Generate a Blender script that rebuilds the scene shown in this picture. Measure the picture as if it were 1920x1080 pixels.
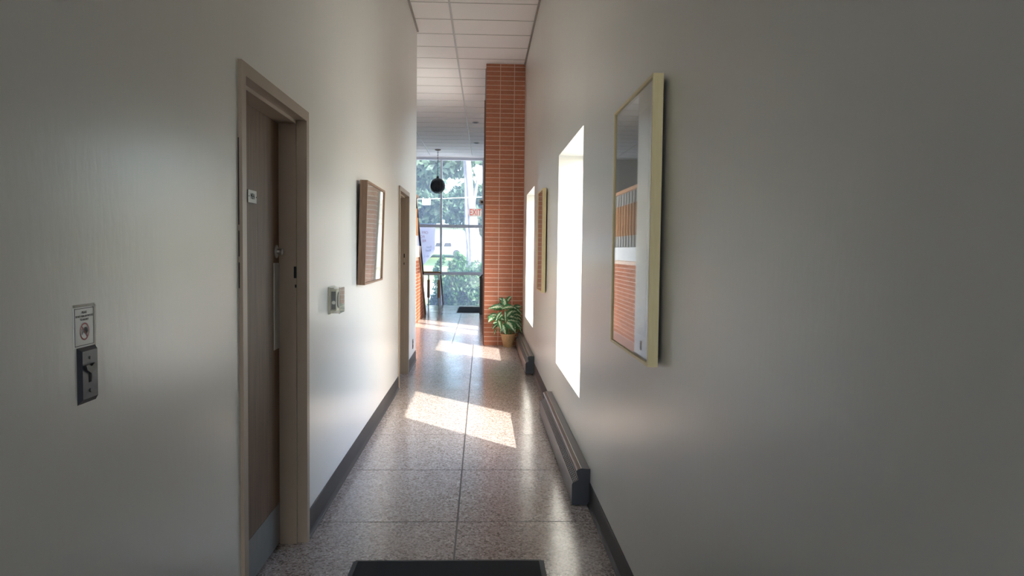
import bpy, bmesh, math, random
from mathutils import Vector, Matrix
random.seed(7)
for o in list(bpy.data.objects): bpy.data.objects.remove(o, do_unlink=True)
S = bpy.context.scene
COL = S.collection

# ---------------------------------------------------------------- camera
FPX, H = 1400.0, 1.42                       # focal length in pixels of a 1920 frame, eye height
VPX, VPY, ROLL = 903.5, 470.0, 0.0115
yd = Vector(((VPX-960)/FPX, (VPY-540)/FPX, 1.0)).normalized()
up = Vector((ROLL, -1.0, -(ROLL*yd.x-yd.y)/yd.z)).normalized()
xd = up.cross(yd)
if xd.x < 0: xd = -xd
RW = Matrix((xd, yd, up))                   # camera axes (right, down, forward) -> world
cam_d = bpy.data.cameras.new('camera'); cam = bpy.data.objects.new('camera', cam_d); COL.objects.link(cam)
cam_d.sensor_width = 36.0; cam_d.lens = FPX/1920*36.0; cam_d.clip_start = 0.05; cam_d.clip_end = 600
r_, u_, b_ = RW @ Vector((1,0,0)), RW @ Vector((0,-1,0)), RW @ Vector((0,0,-1))
M = Matrix((r_, u_, b_)).transposed().to_4x4(); M.translation = Vector((0,0,H))
cam.matrix_world = M
S.camera = cam
def ray(px, py): return RW @ Vector(((px-960)/FPX, (py-540)/FPX, 1.0))
def on_y(px, py, Y): d = ray(px, py); return Vector((0,0,H)) + d*(Y/d.y)
def on_z(px, py, Z): d = ray(px, py); return Vector((0,0,H)) + d*((Z-H)/d.z)

# ---------------------------------------------------------------- sky, sun, exposure
SUN_DIR = Vector((-1.0, 1.10, -1.42)).normalized()      # the way the light travels
W = bpy.data.worlds.new('sky'); S.world = W; W.use_nodes = True
wn = W.node_tree.nodes; wl = W.node_tree.links
bg = wn['Background']; sky = wn.new('ShaderNodeTexSky')
sky.sky_type = 'NISHITA'; sky.sun_disc = False
sky.sun_elevation = math.asin(-SUN_DIR.z)
sky.sun_rotation = math.atan2(-SUN_DIR.x, -SUN_DIR.y)
sky.air_density = 1.0; sky.dust_density = 2.5; sky.ozone_density = 1.0
wl.new(sky.outputs[0], bg.inputs[0]); bg.inputs[1].default_value = 0.5
sun_d = bpy.data.lights.new('sun', 'SUN'); sun = bpy.data.objects.new('sun', sun_d); COL.objects.link(sun)
sun_d.energy = 4.5; sun_d.angle = math.radians(0.55); sun_d.color = (1.0, 0.93, 0.84)
sun.rotation_euler = SUN_DIR.to_track_quat('-Z', 'Y').to_euler()
sun.location = (8, -6, 12)
vs = S.view_settings
vs.view_transform = 'Standard'; vs.look = 'None'; vs.gamma = 1.0; vs.use_curve_mapping = False
vs.exposure = 1.6

# ---------------------------------------------------------------- materials
def mat(name, col, rough=0.5, metal=0.0, spec=0.5, var=0.0, vscale=8.0, bump=0.0, bscale=60.0, stretch=(1,1,1), objrand=0.0, coords='POS', trans=0.0):
    m = bpy.data.materials.new(name); m.use_nodes = True
    n = m.node_tree.nodes; l = m.node_tree.links; p = n['Principled BSDF']
    p.inputs['Base Color'].default_value = (*col, 1); p.inputs['Roughness'].default_value = rough
    p.inputs['Metallic'].default_value = metal; p.inputs['Specular IOR Level'].default_value = spec
    def pos():
        if coords == 'POS': s = n.new('ShaderNodeNewGeometry').outputs['Position']
        else: s = n.new('ShaderNodeTexCoord').outputs['Object']
        mp = n.new('ShaderNodeMapping'); mp.inputs['Scale'].default_value = stretch
        l.new(s, mp.inputs['Vector']); return mp.outputs['Vector']
    if var or objrand:
        hsv = n.new('ShaderNodeHueSaturation'); hsv.inputs['Color'].default_value = (*col, 1)
        val = None
        if var:
            t = n.new('ShaderNodeTexNoise'); t.inputs['Scale'].default_value = vscale; t.inputs['Detail'].default_value = 5
            l.new(pos(), t.inputs['Vector'])
            mr = n.new('ShaderNodeMapRange'); mr.inputs['From Min'].default_value = .25; mr.inputs['From Max'].default_value = .75
            mr.inputs['To Min'].default_value = 1-var; mr.inputs['To Max'].default_value = 1+var
            l.new(t.outputs['Fac'], mr.inputs['Value']); val = mr.outputs['Result']
        if objrand:
            oi = n.new('ShaderNodeObjectInfo'); mr = n.new('ShaderNodeMapRange')
            mr.inputs['To Min'].default_value = 1-objrand; mr.inputs['To Max'].default_value = 1+objrand
            l.new(oi.outputs['Random'], mr.inputs['Value'])
            if val is None: val = mr.outputs['Result']
            else:
                mu = n.new('ShaderNodeMath'); mu.operation = 'MULTIPLY'
                l.new(val, mu.inputs[0]); l.new(mr.outputs['Result'], mu.inputs[1]); val = mu.outputs[0]
        l.new(val, hsv.inputs['Value']); l.new(hsv.outputs['Color'], p.inputs['Base Color'])
    if bump:
        t = n.new('ShaderNodeTexNoise'); t.inputs['Scale'].default_value = bscale; t.inputs['Detail'].default_value = 3
        l.new(pos(), t.inputs['Vector'])
        b = n.new('ShaderNodeBump'); b.inputs['Strength'].default_value = bump; b.inputs['Distance'].default_value = .01
        l.new(t.outputs['Fac'], b.inputs['Height']); l.new(b.outputs['Normal'], p.inputs['Normal'])
    return m

def glass_mat(name, tint=(.96,.98,.98), haze=0.0, hazecol=(.8,.85,.95), ior=1.5):
    m = bpy.data.materials.new(name); m.use_nodes = True
    n = m.node_tree.nodes; l = m.node_tree.links; n.remove(n['Principled BSDF']); out = n['Material Output']
    tr = n.new('ShaderNodeBsdfTransparent'); tr.inputs[0].default_value = (*tint, 1)
    gl = n.new('ShaderNodeBsdfGlossy'); gl.inputs['Roughness'].default_value = 0.02
    fr = n.new('ShaderNodeFresnel')
    ge = n.new('ShaderNodeNewGeometry'); im = n.new('ShaderNodeMapRange')      # same reflectance from both sides of a thin pane
    im.inputs['To Min'].default_value = ior; im.inputs['To Max'].default_value = 1/ior
    l.new(ge.outputs['Backfacing'], im.inputs['Value']); l.new(im.outputs['Result'], fr.inputs['IOR'])
    mx = n.new('ShaderNodeMixShader'); l.new(fr.outputs[0], mx.inputs[0]); l.new(tr.outputs[0], mx.inputs[1]); l.new(gl.outputs[0], mx.inputs[2])
    last = mx.outputs[0]
    if haze:
        tl = n.new('ShaderNodeBsdfTranslucent'); tl.inputs[0].default_value = (*hazecol, 1)
        m2 = n.new('ShaderNodeMixShader'); m2.inputs[0].default_value = haze
        l.new(last, m2.inputs[1]); l.new(tl.outputs[0], m2.inputs[2]); last = m2.outputs[0]
    l.new(last, out.inputs['Surface']); return m

def terrazzo():
    m = bpy.data.materials.new('terrazzo'); m.use_nodes = True
    n = m.node_tree.nodes; l = m.node_tree.links; p = n['Principled BSDF']
    g = n.new('ShaderNodeNewGeometry')
    def vor(scale):
        v = n.new('ShaderNodeTexVoronoi'); v.inputs['Scale'].default_value = scale; l.new(g.outputs['Position'], v.inputs['Vector']); return v
    v1 = vor(105); v2 = vor(210)
    s1 = n.new('ShaderNodeSeparateColor'); l.new(v1.outputs['Color'], s1.inputs[0])
    r1 = n.new('ShaderNodeValToRGB'); r1.color_ramp.interpolation = 'CONSTANT'
    cols = [(0,(.22,.178,.158)),(.14,(.41,.348,.315)),(.40,(.50,.428,.392)),(.66,(.43,.354,.322)),(.80,(.60,.54,.505)),(.93,(.29,.228,.208))]
    e = r1.color_ramp.elements
    e[0].position, e[0].color = cols[0][0], (*cols[0][1],1); e[1].position, e[1].color = cols[1][0], (*cols[1][1],1)
    for ps, c in cols[2:]:
        k = e.new(ps); k.color = (*c,1)
    l.new(s1.outputs[0], r1.inputs['Fac'])
    s2 = n.new('ShaderNodeSeparateColor'); l.new(v2.outputs['Color'], s2.inputs[0])
    r2 = n.new('ShaderNodeValToRGB'); r2.color_ramp.interpolation = 'CONSTANT'
    e = r2.color_ramp.elements; e[0].position, e[0].color = 0, (.70,.70,.70,1); e[1].position, e[1].color = .18, (1,1,1,1); k = e.new(.85); k.color = (1.25,1.2,1.18,1)
    l.new(s2.outputs[1], r2.inputs['Fac'])
    mx = n.new('ShaderNodeMix'); mx.data_type = 'RGBA'; mx.blend_type = 'MULTIPLY'; mx.inputs[0].default_value = 1
    l.new(r1.outputs[0], mx.inputs[6]); l.new(r2.outputs[0], mx.inputs[7])
    l.new(mx.outputs[2], p.inputs['Base Color'])
    t = n.new('ShaderNodeTexNoise'); t.inputs['Scale'].default_value = 3.0; t.inputs['Detail'].default_value = 6
    l.new(g.outputs['Position'], t.inputs['Vector'])
    mr = n.new('ShaderNodeMapRange'); mr.inputs['From Min'].default_value = .3; mr.inputs['From Max'].default_value = .7
    mr.inputs['To Min'].default_value = .15; mr.inputs['To Max'].default_value = .22
    l.new(t.outputs['Fac'], mr.inputs['Value']); l.new(mr.outputs['Result'], p.inputs['Roughness'])
    t2 = n.new('ShaderNodeTexNoise'); t2.inputs['Scale'].default_value = 9.0; l.new(g.outputs['Position'], t2.inputs['Vector'])
    b = n.new('ShaderNodeBump'); b.inputs['Strength'].default_value = .02; b.inputs['Distance'].default_value = .01
    l.new(t2.outputs['Fac'], b.inputs['Height']); l.new(b.outputs['Normal'], p.inputs['Normal'])
    return m

def wood_mat(name, c1, c2, rough=.4, scale=(30,30,2.0), coords='POS'):
    m = bpy.data.materials.new(name); m.use_nodes = True
    n = m.node_tree.nodes; l = m.node_tree.links; p = n['Principled BSDF']; p.inputs['Roughness'].default_value = rough
    s = n.new('ShaderNodeNewGeometry').outputs['Position'] if coords == 'POS' else n.new('ShaderNodeTexCoord').outputs['Object']
    mp = n.new('ShaderNodeMapping'); mp.inputs['Scale'].default_value = scale; l.new(s, mp.inputs['Vector'])
    t = n.new('ShaderNodeTexNoise'); t.inputs['Scale'].default_value = 2.2; t.inputs['Detail'].default_value = 8; t.inputs['Roughness'].default_value = .65
    l.new(mp.outputs[0], t.inputs['Vector'])
    r = n.new('ShaderNodeValToRGB'); e = r.color_ramp.elements
    e[0].position, e[0].color = .3, (*c1,1); e[1].position, e[1].color = .7, (*c2,1)
    l.new(t.outputs['Fac'], r.inputs['Fac']); l.new(r.outputs[0], p.inputs['Base Color'])
    return m

def leaf_mat():
    m = bpy.data.materials.new('variegated_leaf'); m.use_nodes = True
    n = m.node_tree.nodes; l = m.node_tree.links; p = n['Principled BSDF']; p.inputs['Roughness'].default_value = .32
    uv = n.new('ShaderNodeUVMap'); sp = n.new('ShaderNodeSeparateXYZ'); l.new(uv.outputs[0], sp.inputs[0])
    ab = n.new('ShaderNodeMath'); ab.operation = 'ABSOLUTE'
    sb = n.new('ShaderNodeMath'); sb.operation = 'SUBTRACT'; sb.inputs[1].default_value = .5
    l.new(sp.outputs[0], sb.inputs[0]); l.new(sb.outputs[0], ab.inputs[0])
    g = n.new('ShaderNodeNewGeometry'); t = n.new('ShaderNodeTexNoise'); t.inputs['Scale'].default_value = 70; t.inputs['Detail'].default_value = 4
    l.new(g.outputs['Position'], t.inputs['Vector'])
    ad = n.new('ShaderNodeMath'); ad.operation = 'MULTIPLY_ADD'; ad.inputs[1].default_value = -.75
    l.new(t.outputs['Fac'], ad.inputs[0]); l.new(ab.outputs[0], ad.inputs[2])
    r = n.new('ShaderNodeValToRGB'); e = r.color_ramp.elements
    e[0].position, e[0].color = .0, (.62,.72,.48,1); e[1].position, e[1].color = .10, (.035,.16,.05,1)
    mr = n.new('ShaderNodeMapRange'); mr.inputs['From Min'].default_value = -.42; mr.inputs['From Max'].default_value = .25
    l.new(ad.outputs[0], mr.inputs['Value']); l.new(mr.outputs['Result'], r.inputs['Fac'])
    e[0].position = .20; e[1].position = .40
    l.new(r.outputs[0], p.inputs['Base Color'])
    tl = n.new('ShaderNodeBsdfTranslucent'); l.new(r.outputs[0], tl.inputs[0])
    mx = n.new('ShaderNodeMixShader'); mx.inputs[0].default_value = .22
    l.new(p.outputs[0], mx.inputs[1]); l.new(tl.outputs[0], mx.inputs[2]); l.new(mx.outputs[0], n['Material Output'].inputs['Surface'])
    return m

def foliage_mat(name, c1, c2):
    m = bpy.data.materials.new(name); m.use_nodes = True
    n = m.node_tree.nodes; l = m.node_tree.links; p = n['Principled BSDF']; p.inputs['Roughness'].default_value = .5
    g = n.new('ShaderNodeNewGeometry'); t = n.new('ShaderNodeTexNoise'); t.inputs['Scale'].default_value = 4; t.inputs['Detail'].default_value = 4
    l.new(g.outputs['Position'], t.inputs['Vector'])
    r = n.new('ShaderNodeValToRGB'); e = r.color_ramp.elements
    e[0].position, e[0].color = .3, (*c1,1); e[1].position, e[1].color = .7, (*c2,1)
    l.new(t.outputs['Fac'], r.inputs['Fac']); l.new(r.outputs[0], p.inputs['Base Color'])
    tl = n.new('ShaderNodeBsdfTranslucent'); l.new(r.outputs[0], tl.inputs[0])
    mx = n.new('ShaderNodeMixShader'); mx.inputs[0].default_value = .35
    l.new(p.outputs[0], mx.inputs[1]); l.new(tl.outputs[0], mx.inputs[2]); l.new(mx.outputs[0], n['Material Output'].inputs['Surface'])
    return m

MT = dict(
    paint=mat('wall_paint', (.745,.725,.675), .28, var=.025, vscale=1.5, bump=.07, bscale=45, stretch=(1,1,.35)),
    soffit=mat('soffit_paint', (.80,.80,.78), .45),
    tile=mat('ceiling_tile', (.88,.845,.82), .85, var=.04, vscale=160, bump=.25, bscale=220),
    tbar=mat('ceiling_rail_metal', (.46,.43,.40), .45),
    angle=mat('ceiling_edge_trim', (.30,.27,.24), .5),
    terrazzo=terrazzo(),
    strip=mat('divider_strip', (.085,.072,.066), .45),
    base=mat('cove_base', (.043,.038,.037), .5, var=.1, vscale=5),
    frame_paint=mat('door_frame_paint', (.37,.285,.215), .40, var=.04, vscale=6),
    door_wood=wood_mat('door_veneer', (.10,.052,.027), (.185,.108,.062), .46, (26,26,1.3)),
    steel=mat('brushed_steel', (.52,.52,.50), .32, metal=.9),
    kick=mat('kick_plate_metal', (.20,.20,.19), .5, metal=.3, var=.12, vscale=12),
    plate=mat('dark_switch_plate', (.045,.05,.062), .40, metal=.25, var=.1, vscale=30),
    black=mat('black_plastic', (.015,.015,.017), .4),
    rubber=mat('black_rubber', (.035,.035,.04), .55),
    carpet=mat('black_carpet', (.018,.019,.022), .95, var=.35, vscale=400, bump=.6, bscale=600),
    brick=mat('red_brick', (.47,.165,.085), .62, var=.12, vscale=25, bump=.12, bscale=90, objrand=.10),
    mortar=mat('mortar', (.74,.57,.46), .85, var=.06, vscale=30),
    heater=mat('heater_enamel', (.135,.125,.125), .30, metal=.35),
    heater_end=mat('heater_end_cap', (.045,.045,.055), .42),
    bars=mat('grille_bars', (.26,.25,.25), .4, metal=.3),
    dark=mat('dark_cavity', (.008,.008,.01), .8),
    pale_wood=wood_mat('pale_ash_wood', (.86,.69,.35), (.94,.80,.47), .45, (40,40,3)),
    brown_wood=wood_mat('walnut_wood', (.17,.085,.045), (.30,.16,.09), .4, (40,40,3)),
    rail_wood=wood_mat('oiled_rail_wood', (.40,.19,.085), (.52,.27,.13), .4, (40,40,3)),
    mat_board=mat('mat_board', (.70,.63,.55), .8),
    paper=mat('print_paper', (.60,.52,.45), .8, var=.03, vscale=4),
    paper2=mat('print_paper_grey', (.50,.49,.46), .8, var=.05, vscale=3),
    pic_glass=glass_mat('picture_glass'),
    window_glass=glass_mat('window_glass'),
    veil_glass=glass_mat('veiled_window_glass', (.92,.95,.98), .055, (.72,.80,1.0)),  # translucent share puts the bluish veiling glare into the front panes
    clear_plastic=glass_mat('clear_plastic', (.985,.98,.96), .03, (.9,.88,.8)),
    alu=mat('aluminium', (.84,.83,.88), .45),
    bronze=mat('bronze_frame', (.20,.13,.10), .45, metal=.2),
    white=mat('white_enamel', (.82,.82,.80), .4),
    cream=mat('cream_plastic', (.74,.69,.57), .45),
    sign_white=mat('sign_white', (.80,.79,.76), .5),
    sign_grey=mat('sign_engraved_face', (.62,.62,.60), .4),
    sign_red=mat('sign_red', (.68,.05,.035), .5),
    sign_maroon=mat('sign_maroon', (.36,.03,.03), .5),
    exit_white=mat('lit_sign_face', (.80,.79,.76), .5),
    exit_red=mat('lit_sign_letters', (.68,.05,.035), .5),
    ink=mat('ink', (.03,.03,.035), .6),
    banner=mat('banner_vinyl', (.74,.69,.72), .55),
    banner_red=mat('banner_print_red', (.50,.17,.20), .6),
    banner_grey=mat('banner_print_grey', (.32,.33,.42), .6),
    basket=mat('woven_cane', (.48,.31,.15), .6, var=.22, vscale=60, bump=.3, bscale=140),
    soil=mat('soil', (.04,.03,.022), .9, bump=.5, bscale=80),
    leaf=leaf_mat(),
    stem=mat('green_stem', (.12,.24,.07), .5),
    globe=mat('smoked_globe', (.012,.020,.026), .14),
    chain=mat('dark_chain', (.06,.055,.05), .4, metal=.6),
    bin=mat('bin_black', (.022,.022,.03), .35),
    hedge=foliage_mat('hedge_leaves', (.022,.075,.024), (.075,.18,.05)),
    crown=foliage_mat('tree_leaves', (.03,.065,.045), (.10,.17,.085)),
    bark=mat('pale_bark', (.16,.15,.155), .9, var=.35, vscale=6, bump=.5, bscale=14),
    grass=mat('grass', (.15,.21,.065), .9, var=.3, vscale=5),
    bounce_cut=mat('bounce_cut_grey', (.20,.20,.19), .6, var=.05, vscale=4),  # dark finish for unseen walls, chosen to cut bounced light
    paving=mat('light_paving', (.74,.69,.65), .9, var=.08, vscale=2),
    verge=mat('dry_verge', (.37,.36,.31), .9, var=.2, vscale=3),
    concrete=mat('pale_concrete', (.36,.355,.345), .85, var=.06, vscale=2),
    facade=mat('white_facade', (.42,.41,.41), .8),
    roof=mat('pale_roof', (.22,.27,.30), .7),
    car=mat('car_paint', (.45,.46,.48), .25),
)
for k_, c_, e_ in (('exit_white', (1,.97,.92), .16), ('exit_red', (1,.06,.04), .16)):
    p_ = MT[k_].node_tree.nodes['Principled BSDF']; p_.inputs['Emission Color'].default_value = (*c_, 1); p_.inputs['Emission Strength'].default_value = e_
for k_, v_ in (('door_wood', .25), ('base', .28), ('frame_paint', .4)): MT[k_].node_tree.nodes['Principled BSDF'].inputs['Specular IOR Level'].default_value = v_
MT['sign_white'].node_tree.nodes['Principled BSDF'].inputs['Roughness'].default_value = .35

# ---------------------------------------------------------------- mesh helpers
def B(): return bmesh.new()
def box(bm, x0, x1, y0, y1, z0, z1, bev=0.0):
    vs_ = [bm.verts.new((x, y, z)) for x in (x0, x1) for y in (y0, y1) for z in (z0, z1)]
    fs = [bm.faces.new([vs_[i] for i in f]) for f in ((0,1,3,2),(4,6,7,5),(0,4,5,1),(2,3,7,6),(0,2,6,4),(1,5,7,3))]
    if bev:
        es = {e for f in fs for e in f.edges}
        bmesh.ops.bevel(bm, geom=list(es), offset=bev, segments=2, affect='EDGES', profile=.6)
    return bm
def prism(bm, poly, axis, a0, a1):
    """extrude a 2-D polygon along axis; poly coords are the two other axes in xyz order"""
    def P(u, v, a): return {'X': (a,u,v), 'Y': (u,a,v), 'Z': (u,v,a)}[axis]
    A = [bm.verts.new(P(u, v, a0)) for u, v in poly]; C = [bm.verts.new(P(u, v, a1)) for u, v in poly]
    bm.faces.new(A); bm.faces.new(C[::-1]); k = len(poly)
    for i in range(k): bm.faces.new((A[i], C[i], C[(i+1) % k], A[(i+1) % k]))
    return bm
def tube(bm, pts, r, seg=10, cap=True):
    pts = [Vector(p) for p in pts]; rings = []
    rs = r if isinstance(r, (list, tuple)) else [r]*len(pts)
    for i, p in enumerate(pts):
        t = (pts[min(i+1, len(pts)-1)] - pts[max(i-1, 0)]).normalized()
        a = Vector((0,0,1)) if abs(t.z) < .9 else Vector((1,0,0))
        u = t.cross(a).normalized(); v = t.cross(u)
        rings.append([bm.verts.new(p + (u*math.cos(q)+v*math.sin(q))*rs[i]) for q in (2*math.pi*k/seg for k in range(seg))])
    for a, b in zip(rings, rings[1:]):
        for k in range(seg): bm.faces.new((a[k], a[(k+1) % seg], b[(k+1) % seg], b[k]))
    if cap: bm.faces.new(rings[0][::-1]); bm.faces.new(rings[-1])
    return bm
def lathe(bm, prof, seg=24, c=(0,0,0), axis='Z'):
    rings = []
    for r, h in prof:
        ring = []
        for k in range(seg):
            a = 2*math.pi*k/seg; x, y = r*math.cos(a), r*math.sin(a)
            p = {'Z': (x, y, h), 'X': (h, x, y), 'Y': (x, h, y)}[axis]
            ring.append(bm.verts.new((c[0]+p[0], c[1]+p[1], c[2]+p[2])))
        rings.append(ring)
    for a, b in zip(rings, rings[1:]):
        for k in range(seg): bm.faces.new((a[k], a[(k+1) % seg], b[(k+1) % seg], b[k]))
    bm.faces.new(rings[0][::-1]); bm.faces.new(rings[-1]); return bm
def obj(name, bm, m, parent=None, smooth=False, stuff=False, label=None):
    bmesh.ops.recalc_face_normals(bm, faces=bm.faces)
    me = bpy.data.meshes.new(name); bm.to_mesh(me); bm.free()
    if smooth:
        me.polygons.foreach_set('use_smooth', [True]*len(me.polygons))
        try: me.set_sharp_from_angle(angle=math.radians(40))
        except Exception: pass
    me.materials.append(m)
    o = bpy.data.objects.new(name, me); COL.objects.link(o)
    if parent: o.parent = parent; o.matrix_parent_inverse = parent.matrix_world.inverted() if False else Matrix.Identity(4)
    if stuff: o['kind'] = 'stuff'
    if label: o['label'] = label
    return o
def inst(src, name, loc, parent=None):
    o = bpy.data.objects.new(name, src.data); COL.objects.link(o); o.location = loc
    if parent: o.parent = parent
    return o
def tag(o, label, cat, group=None):
    o['label'] = label; o['category'] = cat
    if group: o['group'] = group
    return o
def struct(o): o['kind'] = 'structure'; return o
def empty(name, loc=(0,0,0)):
    o = bpy.data.objects.new(name, None); COL.objects.link(o); o.location = loc; o.empty_display_size = .05; return o
def text(body, size, m, parent, origin, ux, uy, depth=.0006, align='CENTER', name='lettering', xs=1.0):
    """flat lettering: ux = reading direction, uy = up direction"""
    cu = bpy.data.curves.new(name, 'FONT'); cu.body = body; cu.size = size; cu.align_x = align; cu.align_y = 'CENTER'; cu.extrude = depth
    t = bpy.data.objects.new('tmp', cu); COL.objects.link(t)
    bpy.context.view_layer.update()
    me = bpy.data.meshes.new_from_object(t.evaluated_get(bpy.context.evaluated_depsgraph_get()))
    bpy.data.objects.remove(t, do_unlink=True); bpy.data.curves.remove(cu)
    ux, uy = Vector(ux).normalized(), Vector(uy).normalized(); n_ = ux.cross(uy)
    for v in me.vertices: v.co = Vector(origin) + ux*(v.co.x*xs) + uy*v.co.y + n_*v.co.z
    me.materials.clear(); me.materials.append(m); me.name = name
    o = bpy.data.objects.new(name, me); COL.objects.link(o); o.parent = parent; return o

XL, XR, ZC = -0.842, 0.618, 4.17
YBK = -4.0                                    # unseen glazed end behind the camera, added to supply light
XO = XR+0.28                                  # outer face of the right wall
YEND, YPIER, YFRONT, YLAND = 9.60, 11.15, 22.40, 19.30
W1, W2 = (4.61, 6.09), (8.90, 10.42)          # window openings along the right wall
ZS, ZT = 0.505, 2.198

# ---------------------------------------------------------------- floor of terrazzo panels
floor = struct(obj('floor', box(B(), -5.0, 1.0, YBK-.2, YLAND, -.25, -.0015), MT['strip']))
def panel(x0, x1, y0, y1):
    obj('terrazzo_panel', box(B(), x0+.0045, x1-.0045, y0+.0042, y1-.0042, -.012, 0.0), MT['terrazzo'], floor)
rows = [3.855+.926*k for k in range(-8, 9)]
rows[-1] = 11.264; rows[0] = YBK
for a, b in zip(rows, rows[1:]):
    for c in (-1.041, -.115): panel(c, c+.926, a, b)
    if b > 9.5:
        for c in (-4.745, -3.819, -2.893, -1.967): panel(c, c+.926, a, b)
lrows = [11.264+.926*k for k in range(0, 10)]; lrows[-1] = YLAND
for a, b in zip(lrows, lrows[1:]):
    for k in range(-5, 1): panel(-.445+.926*k, -.445+.926*(k+1), a, b)
lower = struct(obj('floor_entry', box(B(), -5.0, 1.1, YLAND, 22.7, -1.45, -1.2), MT['concrete']))

# ---------------------------------------------------------------- ceiling with lay-in tiles
ceil = struct(obj('ceiling', box(B(), -4.7, 1.40, YBK-9.4, 13.7, .018, .30), MT['tile']))
ceil.location = (-.385, 9.1, ZC); ceil.rotation_euler = (0, 0, -.006)
Y0c, DY, DX = 8.484-9.1, .606, 1.22
tsrc = None
k0, k1 = -20, 22
for c in (-3, -2, -1, 0):
    for k in range(k0, k1):
        if c < -1 and Y0c+(k+1)*DY+9.1 < 9.5: continue
        x, y = (c+.5)*DX, Y0c+(k+.5)*DY
        if tsrc is None:
            tsrc = obj('ceiling_tile', box(B(), -DX/2+.004, DX/2-.004, -DY/2+.003, DY/2-.003, .006, .020), MT['tile'], ceil); tsrc.location = (x, y, 0)
        else: inst(tsrc, 'ceiling_tile', (x, y, 0), ceil)
for c in (-3, -2, -1, 0, 1):
    y0 = Y0c+k0*DY if c > -2 else .4
    obj('grid_rail', box(B(), c*DX-.012, c*DX+.012, y0, Y0c+k1*DY, 0.0, .008), MT['tbar'], ceil)
for k in range(k0, k1+1):
    y = Y0c+k*DY
    x0 = -3*DX if y+9.1 > 9.5 else -DX
    obj('grid_cross_tee', box(B(), x0, DX, y-.008, y+.008, .003, .010), MT['tbar'], ceil)

# ---------------------------------------------------------------- walls
D1 = (2.677, 3.583); D2 = (7.655, 8.555); ZD = 2.02; CW = .047    # clear door openings, head height, casing width
bm = B(); xa, xb = XL-.15, XL
zt = ZC+.005
for y0, y1 in ((.3, D1[0]-.03), (D1[1]+.03, D2[0]-.03), (D2[1]+.03, YEND)): box(bm, xa, xb, y0, y1, 0, zt)
for d in (D1, D2): box(bm, xa, xb, d[0]-.03, d[1]+.03, ZD+.03, zt)
struct(obj('wall_left', bm, MT['paint']))
bm = B()
for y0, y1 in ((.3, W1[0]), (W1[1], W2[0]), (W2[1], YPIER)): box(bm, XR, XO, y0, y1, 0, zt)
for w in (W1, W2):
    box(bm, XR, XO, w[0], w[1], 0, ZS); box(bm, XR, XO, w[0], w[1], ZT, zt)
struct(obj('wall_right', bm, MT['paint']))
                               # unseen end wall around the added glazing
bm = B(); box(bm, -2.7, XL-.0, YBK-.2, YBK, 0, zt); box(bm, XL, XO, YBK-.2, YBK, 3.60, zt); box(bm, XR, XO, YBK-.2, YBK, 0, 3.60)
struct(obj('wall_back', bm, MT['bounce_cut']))
struct(obj('wall_unseen_left', box(B(), XL-.15, XL, YBK, .3, 0, zt), MT['bounce_cut']))  # unseen side walls, kept dark so less light bounces forward
struct(obj('wall_unseen_right', box(B(), XR, XO, YBK, .3, 0, zt), MT['bounce_cut']))
struct(obj('wall_lobby_near', box(B(), -4.8, XL-.15, YEND-.15, YEND, 0, zt), MT['paint']))
struct(obj('wall_lobby_left', box(B(), -4.9, -4.7, YEND-.15, 22.5, -1.45, zt), MT['paint']))
bm = B(); box(bm, -2.7, -2.55, YBK-.2, YEND-.15, 0, zt)
struct(obj('wall_room', bm, MT['paint']))
bm = B(); box(bm, .30, .50, 14.05, 22.5, -1.45, zt); box(bm, .045, .50, 13.98, 14.18, 0, zt)
struct(obj('wall_lobby_right', bm, MT['paint']))
struct(obj('wall_landing', box(B(), -4.7, .3, YLAND-.1, YLAND, -1.2, -.26), MT['paint']))

# ceiling edge angles
struct(obj('trim_1', box(B(), XR-.022, XR, YBK, YPIER, ZC-.012, ZC+.001), MT['angle']))
struct(obj('trim_2', box(B(), XL, XL+.022, YBK, YEND-.01, ZC-.012, ZC+.001), MT['angle']))
# cove base with its toe
def cove(name, x, s, y0, y1):
    poly = [(x, 0), (x+s*.016, 0), (x+s*.016, .004), (x+s*.010, .012), (x+s*.005, .024), (x+s*.005, .128), (x+s*.003, .131), (x, .131)]
    return struct(obj(name, prism(B(), poly, 'Y', y0, y1), MT['base']))
cove('baseboard_left', XL, 1, D1[1]+CW+.002, D2[0]-CW-.002)
cove('baseboard_left_end', XL, 1, D2[1]+CW+.002, YEND)
cove('baseboard_left_near', XL, 1, .3, D1[0]-CW-.002)
cove('baseboard_right', XR, -1, .3, 4.10)
cove('baseboard_right_middle', XR, -1, 6.42, 8.56)

# ---------------------------------------------------------------- side windows in the deep reveals
def side_window(n, w):
    e = struct(empty('window_%d' % n, (XO-.04, (w[0]+w[1])/2, ZS)))
    o = e.location
    def part(nm, x0, x1, y0, y1, z0, z1, m): return obj(nm, box(B(), x0-o.x, x1-o.x, y0-o.y, y1-o.y, z0-o.z, z1-o.z), m, e)
    f = .018
    part('frame_head', XO-.05, XO-.01, w[0], w[1], ZT-f, ZT, MT['alu'])
    part('frame_sill', XO-.05, XO-.01, w[0], w[1], ZS, ZS+f, MT['alu'])
    part('frame_jamb', XO-.05, XO-.01, w[0], w[0]+f, ZS+f, ZT-f, MT['alu'])
    part('frame_jamb', XO-.05, XO-.01, w[1]-f, w[1], ZS+f, ZT-f, MT['alu'])
    part('pane', XO-.033, XO-.027, w[0]+f, w[1]-f, ZS+f, ZT-f, MT['window_glass'])
side_window(1, W1); side_window(2, W2)

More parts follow.
